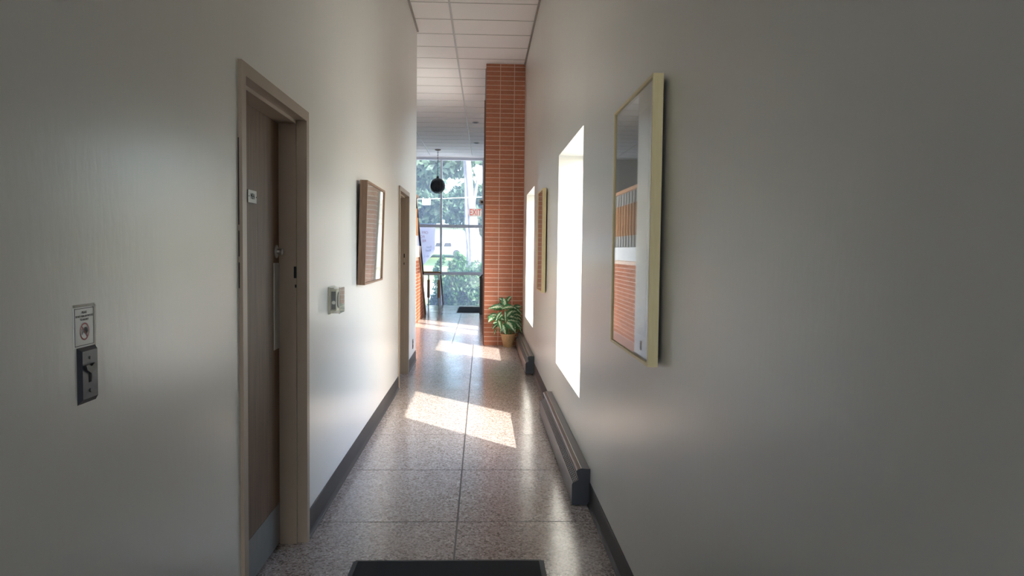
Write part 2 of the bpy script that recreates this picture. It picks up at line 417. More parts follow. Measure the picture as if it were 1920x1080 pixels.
# ---------------------------------------------------------------- doors with steel frames
def door(n, d):
    e = struct(empty('door_%d' % n, (XL, (d[0]+d[1])/2, 0)))
    ox, oy = e.location.x, e.location.y
    F, ST, BK, LF = XL+.013, XL-.034, XL-.152, XL-.115     # face, stop face, back, leaf face
    def jamb(y, s):
        P = [(F, y+s*CW), (F, y), (ST, y), (ST, y-s*.016), (LF, y-s*.016), (LF, y), (BK, y), (BK, y+s*CW), (XL, y+s*CW)]
        bmj = B(); prism(bmj, [(a-ox, b-oy) for a, b in P], 'Z', 0, ZD+.0)
        return obj('frame_jamb', bmj, MT['frame_paint'], e)
    jamb(d[1], 1); jamb(d[0], -1)
    P = [(F, ZD+CW), (F, ZD), (ST, ZD), (ST, ZD-.016), (LF, ZD-.016), (LF, ZD), (BK, ZD), (BK, ZD+CW)]
    bmj = B(); prism(bmj, [(a-ox, b) for a, b in P], 'Y', d[0]-CW-oy, d[1]+CW-oy)
    obj('frame_head', bmj, MT['frame_paint'], e)
    bl = B(); box(bl, LF-.042-ox, LF-ox-.001, d[0]+.003-oy, d[1]-.003-oy, .010, ZD-.003)
    leaf = obj('door_leaf', bl, MT['door_wood'], e)
    y1 = d[1]-oy
    bp = B(); box(bp, LF-ox-.001, LF-ox+.002, y1-.105, y1-.018, .948, 1.352, .0008); obj('push_plate', bp, MT['steel'], leaf)
    bk = B(); lathe(bk, [(.004,0),(.030,0),(.031,.003),(.030,.006),(.013,.008),(.012,.020),(.015,.024),(.015,.030),(.011,.032),(.003,.032)], 20, (LF-ox-.001, y1-.062, 1.405), 'X'); obj('lock_cylinder', bk, MT['steel'], leaf, True)
    bk = B(); box(bk, LF-ox-.001, LF-ox+.0015, d[0]+.012-oy, y1-.02, .014, .205, .0006); kp = obj('kick_plate', bk, MT['kick'], leaf)
    return e
d1 = door(1, D1); d2 = door(2, D2)
# dark slits of broken caulk beside the first frame, and chipped strike marks
bm = B()
for z0, z1 in ((1.50, 1.80), (1.39, 1.48), (1.28, 1.37)): box(bm, XL, XL+.002, D1[0]-CW-.0045, D1[0]-CW-.0005, z0, z1)
obj('caulk_gap', bm, MT['dark'], d1).location = -d1.location
bm = B(); box(bm, XL-.045, XL-.033, D1[1]-.0175, D1[1]-.0155, 1.28, 1.335); box(bm, XL-.040, XL-.033, D1[1]-.0175, D1[1]-.0155, 1.235, 1.25)
obj('strike_chip', bm, MT['dark'], d1).location = -d1.location
bm = B(); box(bm, XL-.045, XL-.033, D2[1]-.0175, D2[1]-.0155, 1.33, 1.375); box(bm, XL-.045, XL-.036, D2[1]-.0175, D2[1]-.0155, 1.25, 1.275)
obj('strike_chip', bm, MT['dark'], d2).location = -d2.location

# small engraved sign on the first door
s = tag(empty('door_sign', (XL-.114, 3.155, 1.633)), 'small pale engraved plate reading MEN on the brown door', 'sign')
bm = B(); box(bm, -.001, .003, -.056, .056, -.026, .026, .0008); obj('plate', bm, MT['sign_grey'], s)
text('MEN', .034, MT['ink'], s, (.0034, 0, 0), (0,1,0), (0,0,1), xs=.8)
for q in (-1, 1):
    bm = B(); lathe(bm, [(.001,.003),(.003,.0032),(.003,.0042),(.001,.0045)], 10, (0, q*.048, 0), 'X'); obj('screw', bm, MT['ink'], s)

# ---------------------------------------------------------------- left wall things
sw = tag(empty('light_switch', (XL, 1.620, 1.146)), 'dark metal light switch plate with black key toggle on the wall', 'light switch')
bm = B(); y, z = .0375, .060
a = [bm.verts.new(v) for v in ((0,-y,-z),(0,y,-z),(0,y,z),(0,-y,z))]; b = [bm.verts.new(v) for v in ((.007,-y+.010,-z+.010),(.007,y-.004,-z+.010),(.007,y-.004,z-.008),(.007,-y+.010,z-.008))]
bm.faces.new(a[::-1]); bm.faces.new(b)
for i in range(4): bm.faces.new((a[i], a[(i+1)%4], b[(i+1)%4], b[i]))
obj('cover_plate', bm, MT['plate'], sw)
bm = B(); box(bm, .0065, .0078, -.004, .006, -.016, .012); obj('toggle_slot', bm, MT['dark'], sw)
bm = B(); prism(bm, [(-.021,.022),(-.012,.024),(.001,.018),(.014,.024),(.023,.022),(.021,.012),(.001,.002),(-.017,.012)], 'X', .007, .0115); obj('key_toggle', bm, MT['black'], sw)
for q in (.036, -.034):
    bm = B(); lathe(bm, [(.001,.007),(.0035,.0072),(.0032,.0085),(.001,.009)], 12, (0, .001, q), 'X'); obj('screw', bm, MT['black'], sw)

sg = tag(empty('switch_notice', (XL, 1.6125, 1.2495)), 'white taped notice with red prohibition circle above the switch plate', 'notice')
bm = B(); box(bm, 0, .0012, -.0405, .0405, -.0425, .0425); obj('sheet', bm, MT['sign_white'], sg)
bm = B(); t_ = .0011
for y0, y1, z0, z1 in ((-.038,.038,.0385,.0385+t_), (-.038,.038,-.0395,-.0395+t_), (-.038,-.038+t_,-.0395,.0395), (.038-t_,.038,-.0395,.0395)): box(bm, .0012, .0016, y0, y1, z0, z1)
obj('printed_border', bm, MT['ink'], sg)
for body, size, zz in (('PLEASE', .0075, .0305), ('DO NOT TURN OFF SWITCHES', .0062, .0225), ('TO HALLWAY', .0066, .0155)):
    text(body, size, MT['ink'], sg, (.0018, 0, zz), (0,1,0), (0,0,1), depth=.0001, xs=.80)
bm = B(); N = 36
ri, ro = .0155, .0185
ins = [bm.verts.new((.0018, ri*math.cos(2*math.pi*k/N), -.010+ri*math.sin(2*math.pi*k/N))) for k in range(N)]
out = [bm.verts.new((.0018, ro*math.cos(2*math.pi*k/N), -.010+ro*math.sin(2*math.pi*k/N))) for k in range(N)]
for k in range(N): bm.faces.new((ins[k], out[k], out[(k+1)%N], ins[(k+1)%N]))
c = math.cos(math.radians(45)); q = .0013*c
bm.faces.new([bm.verts.new((.0019, yy, -.010+zz)) for yy, zz in ((-ri*c-q,ri*c-q),(-ri*c+q,ri*c+q),(ri*c+q,-ri*c+q),(ri*c-q,-ri*c-q))])
obj('prohibition_circle', bm, MT['sign_maroon'], sg)
bm = B(); bm.faces.new([bm.verts.new((.00175, yy, zz)) for yy, zz in ((-.001,-.002),(.004,-.001),(.011,-.003),(.013,-.010),(.008,-.017),(.002,-.015),(-.003,-.010))])
bm.faces.new([bm.verts.new((.00175, yy, zz)) for yy, zz in ((-.011,-.004),(-.009,-.004),(-.0085,-.016),(-.011,-.017))])
bm.faces.new([bm.verts.new((.00175, yy, zz)) for yy, zz in ((-.008,-.013),(-.003,-.009),(-.002,-.010),(-.008,-.0145))])
obj('hand_pictogram', bm, MT['ink'], sg)
bm = B(); box(bm, .0, .0022, .0405, .047, -.045, .045); box(bm, .0, .0019, -.043, .043, .0425, .048); obj('clear_tape', bm, MT['clear_plastic'], sg)

# thermostat in a clear locking guard
th = tag(empty('thermostat', (XL, 4.215, 1.135)), 'cream wall thermostat inside a clear locking guard', 'thermostat')
bm = B(); box(bm, 0, .008, -.080, .078, -.076, .076, .002); obj('wall_plate', bm, MT['cream'], th)
bm = B(); box(bm, .008, .040, -.052, .055, -.058, .058, .004); body = obj('body', bm, MT['cream'], th)
bm = B(); lathe(bm, [(.004,.040),(.045,.040),(.046,.043),(.044,.046),(.004,.047)], 28, (0, .004, 0), 'X'); obj('dial', bm, MT['bars'], body, True)
bm = B(); box(bm, .012, .036, -.0545, -.0515, -.050, .050); obj('scale_panel', bm, MT['heater_end'], body)
bm = B(); lathe(bm, [(.002,-.0555),(.010,-.0555),(.010,-.0535),(.002,-.053)], 16, (.025, 0, -.012), 'Y'); obj('lock_cylinder', bm, MT['steel'], th)
bm = B(); t_ = .004
box(bm, .008, .062, -.075, -.075+t_, -.070, .070); box(bm, .008, .062, .071, .075, -.070, .070)
box(bm, .058, .062, -.071, .071, -.070, .070); box(bm, .008, .058, -.071, .071, .066, .070); box(bm, .008, .058, -.071, .071, -.070, -.066)
obj('clear_guard', bm, MT['clear_plastic'], th)
bm = B()
for y0, y1, z0, z1 in ((-.077,.077,.069,.073), (-.077,.077,-.073,-.069)): box(bm, .008, .014, y0, y1, z0, z1)
for x0 in (.006, .058):
    box(bm, x0, x0+.005, -.0765, -.0735, -.073, .073)
obj('guard_rim', bm, MT['cream'], th)

# wall outlet near the end of the left wall
ol = tag(empty('outlet', (XL, 9.20, .262)), 'dark brown outlet plate low on the white wall end', 'outlet')
bm = B(); box(bm, 0, .006, -.036, .036, -.058, .058, .002); obj('cover_plate', bm, MT['bronze'], ol)
for q in (-1, 1):
    bm = B(); lathe(bm, [(.002,.006),(.016,.006),(.016,.0085),(.002,.0085)], 16, (0, 0, q*.022), 'X'); obj('socket_face', bm, MT['ink'], ol)

# ---------------------------------------------------------------- framed pictures
def picture(name, label, side, y0, y1, z0, z1, depth, gap, fw, wood, paper, tilt=0.0, art=None):
    """side -1: hangs on the left wall and faces +X; +1: hangs on the right wall and faces -X"""
    x = XL if side < 0 else XR; s = -side
    e = tag(empty(name, (x+s*gap, (y0+y1)/2, z0)), label, 'picture')
    w, h = (y1-y0)/2, z1-z0
    def bx(nm, a, b, ya, yb, za, zb, m, bev=0.0, par=e):
        bmx = B(); box(bmx, min(s*a, s*b), max(s*a, s*b), ya, yb, za, zb, bev); return obj(nm, bmx, m, par)
    bx('frame_side', 0, depth, -w, -w+fw, 0, h, wood, .001); bx('frame_side', 0, depth, w-fw, w, 0, h, wood, .001)
    bx('frame_bottom', 0, depth, -w+fw, w-fw, 0, fw, wood, .001); bx('frame_top', 0, depth, -w+fw, w-fw, h-fw, h, wood, .001)
    bx('backing', .004, .010, -w+fw, w-fw, fw, h-fw, MT['dark'])
    bx('mat_board', .010, depth*.70, -w+fw, w-fw, fw, h-fw, MT['mat_board'])
    mg = min(w, h/2)*.22
    bx('print', depth*.70, depth*.70+.001, -w+fw+mg, w-fw-mg, fw+mg, h-fw-mg, paper)
    bx('pane', depth*.80, depth*.80+.002, -w+fw, w-fw, fw, h-fw, MT['pic_glass'])
    bx('hanging_cleat', -gap, .004, -w*.6, w*.6, h*.78, h*.82, MT['dark'])
    e.rotation_euler = (0, tilt, 0); return e
picture('framed_print', 'tall framed print in pale wood frame on the wall beside the hallway doormat', 1, 2.520, 3.26, 1.028, 2.024, .036, .012, .011, MT['pale_wood'], MT['paper'])
picture('framed_print', 'tall framed print in pale wood frame hanging between the two windows', 1, 7.09, 7.75, 1.025, 2.020, .036, .012, .011, MT['pale_wood'], MT['paper2'])
picture('framed_print', 'walnut framed wide print hanging above and beyond the thermostat', -1, 5.06, 5.97, 1.180, 1.885, .050, .006, .014, MT['brown_wood'], MT['paper2'], tilt=.026)

# ---------------------------------------------------------------- fin tube heaters
def heater(label, y0, y1):
    e = tag(empty('baseboard_heater', (XR, y0, 0)), label, 'heater')
    L = y1-y0
    prof = [(-.102,.004),(-.102,.118),(-.098,.128),(-.066,.146),(-.072,.166),(-.078,.196),(-.070,.203),(-.048,.210),(-.002,.206),(0,.206),(0,.004)]
    for a, b in ((0, .004), (L-.004, L)):
        bmh = B(); prism(bmh, prof, 'Y', a, b); obj('end_panel', bmh, MT['heater_end'], e)
    bmh = B(); prism(bmh, [(-.101,.012),(-.101,.118),(-.097,.127),(-.094,.126),(-.097,.117),(-.097,.012)], 'Y', .004, L-.004); obj('front_panel', bmh, MT['heater'], e, True)
    bmh = B(); prism(bmh, [(-.071,.167),(-.077,.195),(-.069,.202),(-.047,.209),(-.001,.205),(-.001,.200),(-.047,.203),(-.066,.197),(-.071,.191),(-.067,.167)], 'Y', .004, L-.004); cap = obj('top_cap', bmh, MT['heater'], e)
    bmh = B(); box(bmh, -.0515, -.0485, .004, L-.004, .2085, .2105); obj('cap_seam', bmh, MT['steel'], cap)
    bmh = B(); box(bmh, -.055, -.002, .004, L-.004, .012, .200); prism(bmh, [(-.094,.110),(-.094,.1235),(-.062,.1435),(-.050,.1435),(-.050,.110)], 'Y', .005, L-.005); obj('shade_filler', bmh, MT['dark'], e)  # black filler stands in for the shade behind the grille holes
    # sloping grille: four long bars and many short ones
    bmh = B(); p0, p1 = Vector((-.0965, .127)), Vector((-.0655, .1475)); nb = 4
    for i in range(nb+1):
        c_ = p0+(p1-p0)*i/nb; hw = .0011
        prism(bmh, [(c_.x-hw, c_.y-.001), (c_.x+hw, c_.y+.001), (c_.x+hw, c_.y-.003), (c_.x-hw, c_.y-.004)], 'Y', .004, L-.004)
    k = int(L/.036)
    for i in range(k+1):
        yy = .004+(L-.008)*i/k
        prism(bmh, [(p0.x, p0.y), (p1.x, p1.y), (p1.x, p1.y-.003), (p0.x, p0.y-.003)], 'Y', max(.004, yy-.0022), min(L-.004, yy+.0022))
    obj('grille', bmh, MT['bars'], e, stuff=True)
    return e
heater('long dark metal baseboard heater with slotted grille under the near window', 4.10, 6.41)
heater('dark metal baseboard heater running into the corner behind the potted plant', 8.565, YPIER-.01)

# ---------------------------------------------------------------- doormats
def doormat(label, x0, x1, y0, y1):
    e = tag(empty('doormat', ((x0+x1)/2, (y0+y1)/2, 0)), label, 'doormat'); w, h = (x1-x0)/2, (y1-y0)/2
    bmx = B(); prism(bmx, [(-w, 0), (-w+.02, .006), (w-.02, .006), (w, 0)], 'Y', -h, h); obj('rubber_border', bmx, MT['rubber'], e)
    bmx = B(); box(bmx, -w+.024, w-.024, -h+.02, h-.02, .004, .010, .002); obj('carpet_field', bmx, MT['carpet'], e)
doormat('black carpet doormat with rubber edge at the start of the hallway', -.571, .298, 1.55, 3.358)
m0 = on_z(855, 587, 0)
doormat('dark doormat on the lobby floor beside the black bin', m0.x, m0.x+.60, 17.02, 18.75)

# ---------------------------------------------------------------- brick pier
pier = struct(obj('wall_pier', box(B(), .0435, XO, YPIER+.0022, 11.46, 0, ZC+.004), MT['mortar']))
CO, NB = .0677, 61
cols_ = [(.042, .2475, .205), (.2565, .4535, .09), (.4625, .6165, .09)]
for i, (xa_, xb_, dp) in enumerate(cols_):
    src = None
    for k in range(62):
        z0 = .004+k*CO; z1 = min(z0+CO-.0095, ZC-.002)
        if k == 61 or src is None:
            b0 = B(); box(b0, xa_, xb_, YPIER, YPIER+dp, 0, z1-z0, .0015 if k else 0.0)
            o = obj('brick', b0, MT['brick'], pier); o.location = (0, 0, z0)
            if k == 0: src = None if False else o
        else: inst(src, 'brick', (0, 0, z0), pier)
bm = B()
for k in range(61):
    z0 = .004+k*CO; box(bm, .042, .13, YPIER+.2145, 11.46, z0, z0+CO-.0095)
obj('return_bricks', bm, MT['brick'], pier, stuff=True)

# glazed side light behind the pier
e = struct(empty('window_3', (.06, 12.7, 0)))
def wpart(nm, x0, x1, y0, y1, z0, z1, m, par=e):
    o = par.location; return obj(nm, box(B(), x0-o.x, x1-o.x, y0-o.y, y1-o.y, z0-o.z, z1-o.z), m, par)
wpart('frame_sill', .03, .13, 11.46, 13.98, 0, .13, MT['bronze'])
wpart('frame_head', .018, .13, 11.46, 13.98, 3.60, 3.70, MT['bronze'])
wpart('frame_jamb', .018, .13, 11.46, 11.51, .13, 3.60, MT['bronze'])
wpart('mullion', .022, .17, 13.08, 13.14, .13, 3.60, MT['bronze'])
wpart('frame_jamb', .03, .13, 13.90, 13.98, .13, 3.60, MT['bronze'])
wpart('pane', .078, .084, 11.51, 13.08, .13, 3.60, MT['window_glass']); wpart('pane', .078, .084, 13.14, 13.90, .13, 3.60, MT['window_glass'])
wpart('header_panel', .03, .13, 11.46, 13.98, 3.70, ZC+.004, MT['facade'])

# assumed glazed entrance behind the camera, added to light the near end
e = struct(empty('window_5', (-.11, YBK-.1, 0)))
for x0, x1 in ((XL, XL+.05), (-.14, -.08), (XR-.05, XR)): wpart('mullion', x0, x1, YBK-.16, YBK-.06, 0, 3.60, MT['alu'], e)
for x0, x1 in ((XL+.05, -.14), (-.08, XR-.05)):
    for z0, z1 in ((0, .12), (2.08, 2.15), (3.53, 3.60)): wpart('rail', x0, x1, YBK-.15, YBK-.07, z0, z1, MT['alu'], e)
    for z0, z1 in ((.12, 2.08), (2.15, 3.53)): wpart('pane', x0, x1, YBK-.113, YBK-.107, z0, z1, MT['window_glass'], e)
# ---------------------------------------------------------------- front glass wall
e = struct(empty('window_4', (-1.22, YFRONT, -1.2)))
gx = [-2.46, -1.22, .02]
struct(obj('wall_front', box(B(), -4.7, -2.49, YFRONT-.1, YFRONT+.1, -1.45, zt), MT['paint']))
for i, x in enumerate(gx):
    w = .030
    wpart('mullion', x-w, x+w, YFRONT-.06, YFRONT+.06, -1.2, ZC+.004, MT['alu'], e)
wpart('corner_post', .05, .30, YFRONT-.08, YFRONT+.08, -1.2, ZC+.004, MT['bronze'], e)
zr = [(-1.2, -1.12), (.685, .775), (2.095, 2.185), (4.09, ZC+.004)]
for a, b in zip(gx, gx[1:]):
    for j, (z0, z1) in enumerate(zr): wpart(('sill_rail', 'lower_rail', 'transom', 'head_rail')[j], a+.03, b-.03, YFRONT-.045, YFRONT+.045, z0, z1, MT['alu'], e)
    for (q0, q1), (q2, q3) in zip(zr, zr[1:]): wpart('pane', a+.03, b-.03, YFRONT-.004, YFRONT+.004, q1, q2, MT['veil_glass'], e)

# ---------------------------------------------------------------- half-flight staircase on the left of the lobby
XB = -1.25
st = tag(empty('staircase', (XB, 14.85, 0)), 'half flight staircase with brick side wall, white landing and dark handrail', 'staircase')
def sp(nm, x0, x1, y0, y1, z0, z1, m, par=st, bev=0.0):
    o = st.location; return obj(nm, box(B(), x0-o.x, x1-o.x, y0-o.y, y1-o.y, z0-o.z, z1-o.z, bev), m, par)
YT, YB_, ZL = 14.85, 16.62, 1.50
def slope(y): return ZL*(YB_-y)/(YB_-YT)
bm = B(); prism(bm, [(YEND+.3-YT, 0), (YB_-.1-YT, 0), (YT-YT, 1.28), (YEND+.3-YT, 1.28)], 'X', -.2, -.001); obj('side_wall', bm, MT['mortar'], st)
bm = B(); yy = YEND+.3
while yy < YB_-.1:
    for k in range(19):
        z0 = .004+k*CO; z1 = z0+CO-.0095
        top = 1.28 if yy+.2 < YT else slope(yy+.2)-.14
        if z1 < top: box(bm, -.09, 0, yy-YT, yy+.194-YT, z0, z1)
    yy += .203
obj('side_bricks', bm, MT['brick'], st, stuff=True)
sp('landing_slab', -3.2, XB+.02, YEND+.02, YT, 1.28, ZL, MT['white'])
for i in range(8):
    y1_ = YB_-.05-i*.214
    sp('step', -2.6, XB-.02, y1_-.26, y1_, i*.1875, (i+1)*.1875, MT['terrazzo'])
bm = B(); d_ = Vector((YB_-YT, -ZL)).normalized(); n2 = Vector((-d_.y, d_.x))
A, Bq = Vector((0, ZL-.05)), Vector((YB_-YT, -.0))
prism(bm, [(-.02, ZL-.02), (YB_-YT+.03, .002), (YB_-YT-.17, .002), (-.02, ZL-.19)], 'X', -.015, .03); obj('stringer', bm, MT['brown_wood'], st)

bm = B(); box(bm, -.06, .0, YEND+.3-YT, .02, ZL+.93, ZL+.985, .008); obj('top_rail', bm, MT['rail_wood'], st)
y = YT-.04
while y > YEND+.4:
    bm = B(); tube(bm, [(-.03, y-YT, ZL), (-.03, y-YT, ZL+.935)], .011, 8); rod = obj('baluster', bm, MT['white'], st, True)
    bm = B(); tube(bm, [(-.03, y-YT, ZL+.20), (-.03, y-YT, ZL+.72)], .024, 8); obj('wood_sleeve', bm, MT['rail_wood'], rod, True)
    y -= .24
bm = B(); tube(bm, [(-.02, -.5, 2.40), (-.02, -.1, 2.11), (-.02, 16.28-YT, .90)], .020, 10); obj('handrail', bm, MT['chain'], st, True)
bm = B(); tube(bm, [(-.02, 16.28-YT, .91), (-.02, 16.34-YT, 0)], .016, 8); obj('handrail_post', bm, MT['alu'], st, True)
bm = B(); tube(bm, [(-.02, 15.5-YT, 1.50), (-.02, 15.5-YT, slope(15.5)-.03)], .012, 8); obj('handrail_post', bm, MT['alu'], st, True)

# guard rail at the drop to the entry
YG = 19.18
g2 = tag(empty('guard_rail', (-1.25, YG, 0)), 'low guard rail with wood sleeved posts before the front glass', 'railing')
def gxp(px, py=540): return on_y(px, py, YG).x+1.25
zr_ = on_y(810, 510.5, YG).z
bm = B(); box(bm, gxp(795)-1.2, gxp(827), -.03, .03, zr_-.02, zr_+.02, .006); obj('top_rail', bm, MT['rail_wood'], g2)
bm = B(); box(bm, gxp(795)-1.2, gxp(827), -.015, .015, zr_-.075, zr_-.035); obj('under_rail', bm, MT['alu'], g2)
for px in (803.5, 822.5, 784, 765, 746):
    x = gxp(px)
    bm = B(); box(bm, x-.016, x+.016, -.016, .016, 0, zr_-.02); p_ = obj('post', bm, MT['white'], g2)
    bm = B(); box(bm, x-.032, x+.032, -.030, .030, .20, .66, .004); obj('wood_sleeve', bm, MT['rail_wood'], p_)
bm = B(); tube(bm, [(gxp(826), .03, zr_-.02), (gxp(826), 1.9, -.45)], .020, 8); obj('descending_rail', bm, MT['bronze'], g2, True)

# ---------------------------------------------------------------- lobby fixtures
cp = on_z(821, 280.5, ZC)
gl = tag(empty('globe_pendant', (cp.x, cp.y, ZC)), 'dark smoked globe pendant hanging on a chain in the lobby', 'lamp')
zc_ = on_y(821, 348.5, cp.y).z-ZC; R_ = .208
bm = B(); lathe(bm, [(.005,0),(.085,0),(.085,-.012),(.05,-.03),(.012,-.04)], 20); obj('ceiling_canopy', bm, MT['bronze'], gl, True)
bm = B(); z = -.035; k = 0
while z > zc_+R_+.05:
    a = Vector((.014, 0, 0)) if k % 2 else Vector((0, .014, 0))
    tube(bm, [Vector((0,0,z))-a, Vector((0,0,z-.02))-a*.8, Vector((0,0,z-.04)), Vector((0,0,z-.02))+a*.8, Vector((0,0,z))+a, Vector((0,0,z+.012))], .005, 5)
    z -= .036; k += 1
obj('chain', bm, MT['chain'], gl)
bm = B(); bmesh.ops.create_uvsphere(bm, u_segments=32, v_segments=20, radius=R_); bmesh.ops.translate(bm, verts=bm.verts, vec=(0,0,zc_)); gb = obj('globe', bm, MT['globe'], gl, True)
bm = B()
for k in range(8):
    a = math.pi*k/8
    tube(bm, [(R_*1.005*math.sin(t)*math.cos(a), R_*1.005*math.sin(t)*math.sin(a), zc_+R_*1.005*math.cos(t)) for t in (2*math.pi*j/32 for j in range(33))], .004, 5, False)
obj('globe_ribs', bm, MT['chain'], gb)
bm = B(); lathe(bm, [(.004,zc_+R_+.06),(.03,zc_+R_+.055),(.045,zc_+R_-.005),(.004,zc_+R_-.01)], 16); obj('globe_cap', bm, MT['chain'], gl, True)
for px, py, lab in ((891.5, 229.5, 'recessed ceiling downlight above the brick pier'), (893.5, 268.0, 'recessed ceiling downlight close to the front glass')):
    p = on_z(px, py, ZC); d_ = tag(empty('recessed_downlight', (p.x, p.y, ZC)), lab, 'light')
    bm = B(); lathe(bm, [(.055,-.001),(.075,-.001),(.078,-.006),(.060,-.009),(.055,-.004)], 24); obj('trim_ring', bm, MT['bars'], d_, True)
    bm = B(); lathe(bm, [(.002,-.002),(.056,-.002),(.056,-.006),(.002,-.006)], 20); obj('baffle', bm, MT['dark'], d_)

YX = 17.8
p0, p1 = on_y(879.5, 391, YX), on_y(903, 406, YX)
ex = tag(empty('exit_sign', ((p0.x+p1.x)/2, YX, (p0.z+p1.z)/2)), 'white sign with red EXIT lettering projecting beside the front glass', 'sign')
w, h = (p1.x-p0.x)/2, (p0.z-p1.z)/2
bm = B(); box(bm, -w, w, -.03, .03, -h, h, .012); obj('housing', bm, MT['exit_white'], ex)
text('EXIT', h*2.25, MT['exit_red'], ex, (0, -.0312, -.004), (1,0,0), (0,0,1), xs=.66)
bm = B(); box(bm, w, .30-ex.location.x, -.02, .02, -.02, .02); obj('wall_arm', bm, MT['sign_white'], ex)

p = on_y(899, 379, 17.6)
el = tag(empty('wall_spotlight', (.30, 17.6, p.z)), 'white cylindrical wall spotlight above the exit sign', 'light')
dx = p.x-.30
bm = B(); lathe(bm, [(.004,-.0),(.06,-.0),(.06,-.03),(.02,-.035),(.02,dx+.09),(.004,dx+.09)], 20, (0,0,0), 'X'); obj('mount', bm, MT['white'], el, True)
bm = B(); lathe(bm, [(.004,.07),(.05,.07),(.065,.04),(.068,-.05),(.062,-.06),(.055,-.052),(.004,-.045)], 24, (dx+.06, 0, 0), 'Y'); hd = obj('lamp_head', bm, MT['white'], el, True)
bm = B(); lathe(bm, [(.002,-.062),(.026,-.062),(.030,-.050),(.002,-.050)], 20, (dx+.06, 0, 0), 'Y'); obj('lens', bm, MT['ink'], hd)

# black bin by the right wall of the lobby
pb = on_z(898.3, 590, 0)
bn = tag(empty('waste_bin', (pb.x+.16, pb.y+.16, 0)), 'tall black waste bin with domed top in the lobby', 'bin')
bm = B(); box(bm, -.155, .155, -.155, .155, 0, .80, .012); obj('body', bm, MT['bin'], bn)
bm = B(); prism(bm, [(-.162,.80),(-.162,.835),(-.12,.885),(-.05,.91),(.05,.91),(.12,.885),(.162,.835),(.162,.80)], 'Y', -.160, .160); lid = obj('domed_lid', bm, MT['bin'], bn, True)
bm = B(); box(bm, -.09, .09, -.163, -.158, .812, .86); obj('flap', bm, MT['steel'], lid)

# banner hung outside the glass, read from behind
YBN = YFRONT+.10
q0, q1, q2 = on_y(786, 421, YBN), on_y(816, 421, YBN), on_y(788, 497, YBN)
bx0, bx1, bz1, bz0 = q0.x-.45, q1.x, q0.z, q2.z
bn2 = tag(empty('hanging_banner', ((bx0+bx1)/2, YBN, bz0)), 'pale lilac banner with faded red lettering hung outside the front glass', 'banner')
bm = B(); nx, nz = 16, 16; grid = []
for j in range(nz+1):
    rowv = []
    for i in range(nx+1):
        u, v = i/nx, j/nz
        x = bx0+(bx1-bx0)*u; z = bz0+(bz1-bz0)*v
        cut = max(0, .42-v)*max(0, u-.62)*1.0                      # lower right corner curls up and away
        y = .04*math.sin(u*7+v*2)*(1-v)*.35+cut*1.2+.012
        z2 = z+cut*2.2*(bz1-bz0)*.8; x2 = x-cut*.35
        rowv.append(bm.verts.new((x2-bn2.location.x, y, z2-bz0)))
    grid.append(rowv)
for j in range(nz):
    for i in range(nx): bm.faces.new((grid[j][i], grid[j][i+1], grid[j+1][i+1], grid[j+1][i]))
geom = bmesh.ops.solidify(bm, geom=bm.faces[:], thickness=.003)
obj('cloth', bm, MT['banner'], bn2, True)
hb = bz1-bz0
def bl(body, px, py, pxh, m):
    p = on_y(px, py, YBN); sz = pxh/1400*YBN*1.35
    text(body, sz, m, bn2, (p.x-bn2.location.x, -.012, p.z-bz0), (-1,0,0), (0,0,1), depth=.0008, align='LEFT')
bl('OFF', 803.0, 436.5, 5.2, MT['banner_red']); bl('FO', 796.2, 444.2, 5.0, MT['banner_red']); bl('RE', 799.0, 452.0, 5.0, MT['banner_red'])
bl('Ron', 809.3, 463.3, 4.4, MT['banner_grey']); bl('-', 793.6, 463.3, 4.4, MT['banner_grey']); bl('Real', 808.2, 469.8, 4.4, MT['banner_grey']); bl('30-1', 805.8, 481.0, 4.2, MT['banner_grey'])
bm = B(); box(bm, bx0-bn2.location.x, bx1-bn2.location.x, -.008, .012, bz1-bz0-.01, bz1-bz0+.03); obj('hem_bar', bm, MT['alu'], bn2)

# ---------------------------------------------------------------- potted plant
PX, PY = .400, 11.012
pl = tag(empty('potted_plant', (PX, PY, 0)), 'variegated leafy houseplant in a woven cane pot by the brick pier', 'plant')
bm = B(); prof = [(.066,0),(.070,.004),(.074,.03),(.083,.075),(.095,.13),(.106,.176),(.113,.180),(.115,.190),(.112,.197),(.104,.197),(.100,.170),(.098,.168)]
seg = 48; rings = []
for r, h_ in prof:
    rings.append([bm.verts.new(((r+(.0022 if k % 2 else -.0012)*(h_ < .178))*math.cos(2*math.pi*k/seg), (r+(.0022 if k % 2 else -.0012)*(h_ < .178))*math.sin(2*math.pi*k/seg), h_)) for k in range(seg)])
for a, b in zip(rings, rings[1:]):
    for k in range(seg): bm.faces.new((a[k], a[(k+1) % seg], b[(k+1) % seg], b[k]))
bm.faces.new(rings[0][::-1]); bm.faces.new(rings[-1])
pot = obj('cane_pot', bm, MT['basket'], pl)
bm = B()
for h_, r in ((.045,.079), (.105,.0915), (.150,.1015)):
    tube(bm, [(r*math.cos(2*math.pi*k/40), r*math.sin(2*math.pi*k/40), h_) for k in range(41)], .0022, 5, False)
obj('woven_band', bm, MT['basket'], pot)
bm = B(); lathe(bm, [(.002,.160),(.098,.160),(.098,.172),(.002,.180)], 24); obj('soil', bm, MT['soil'], pot)
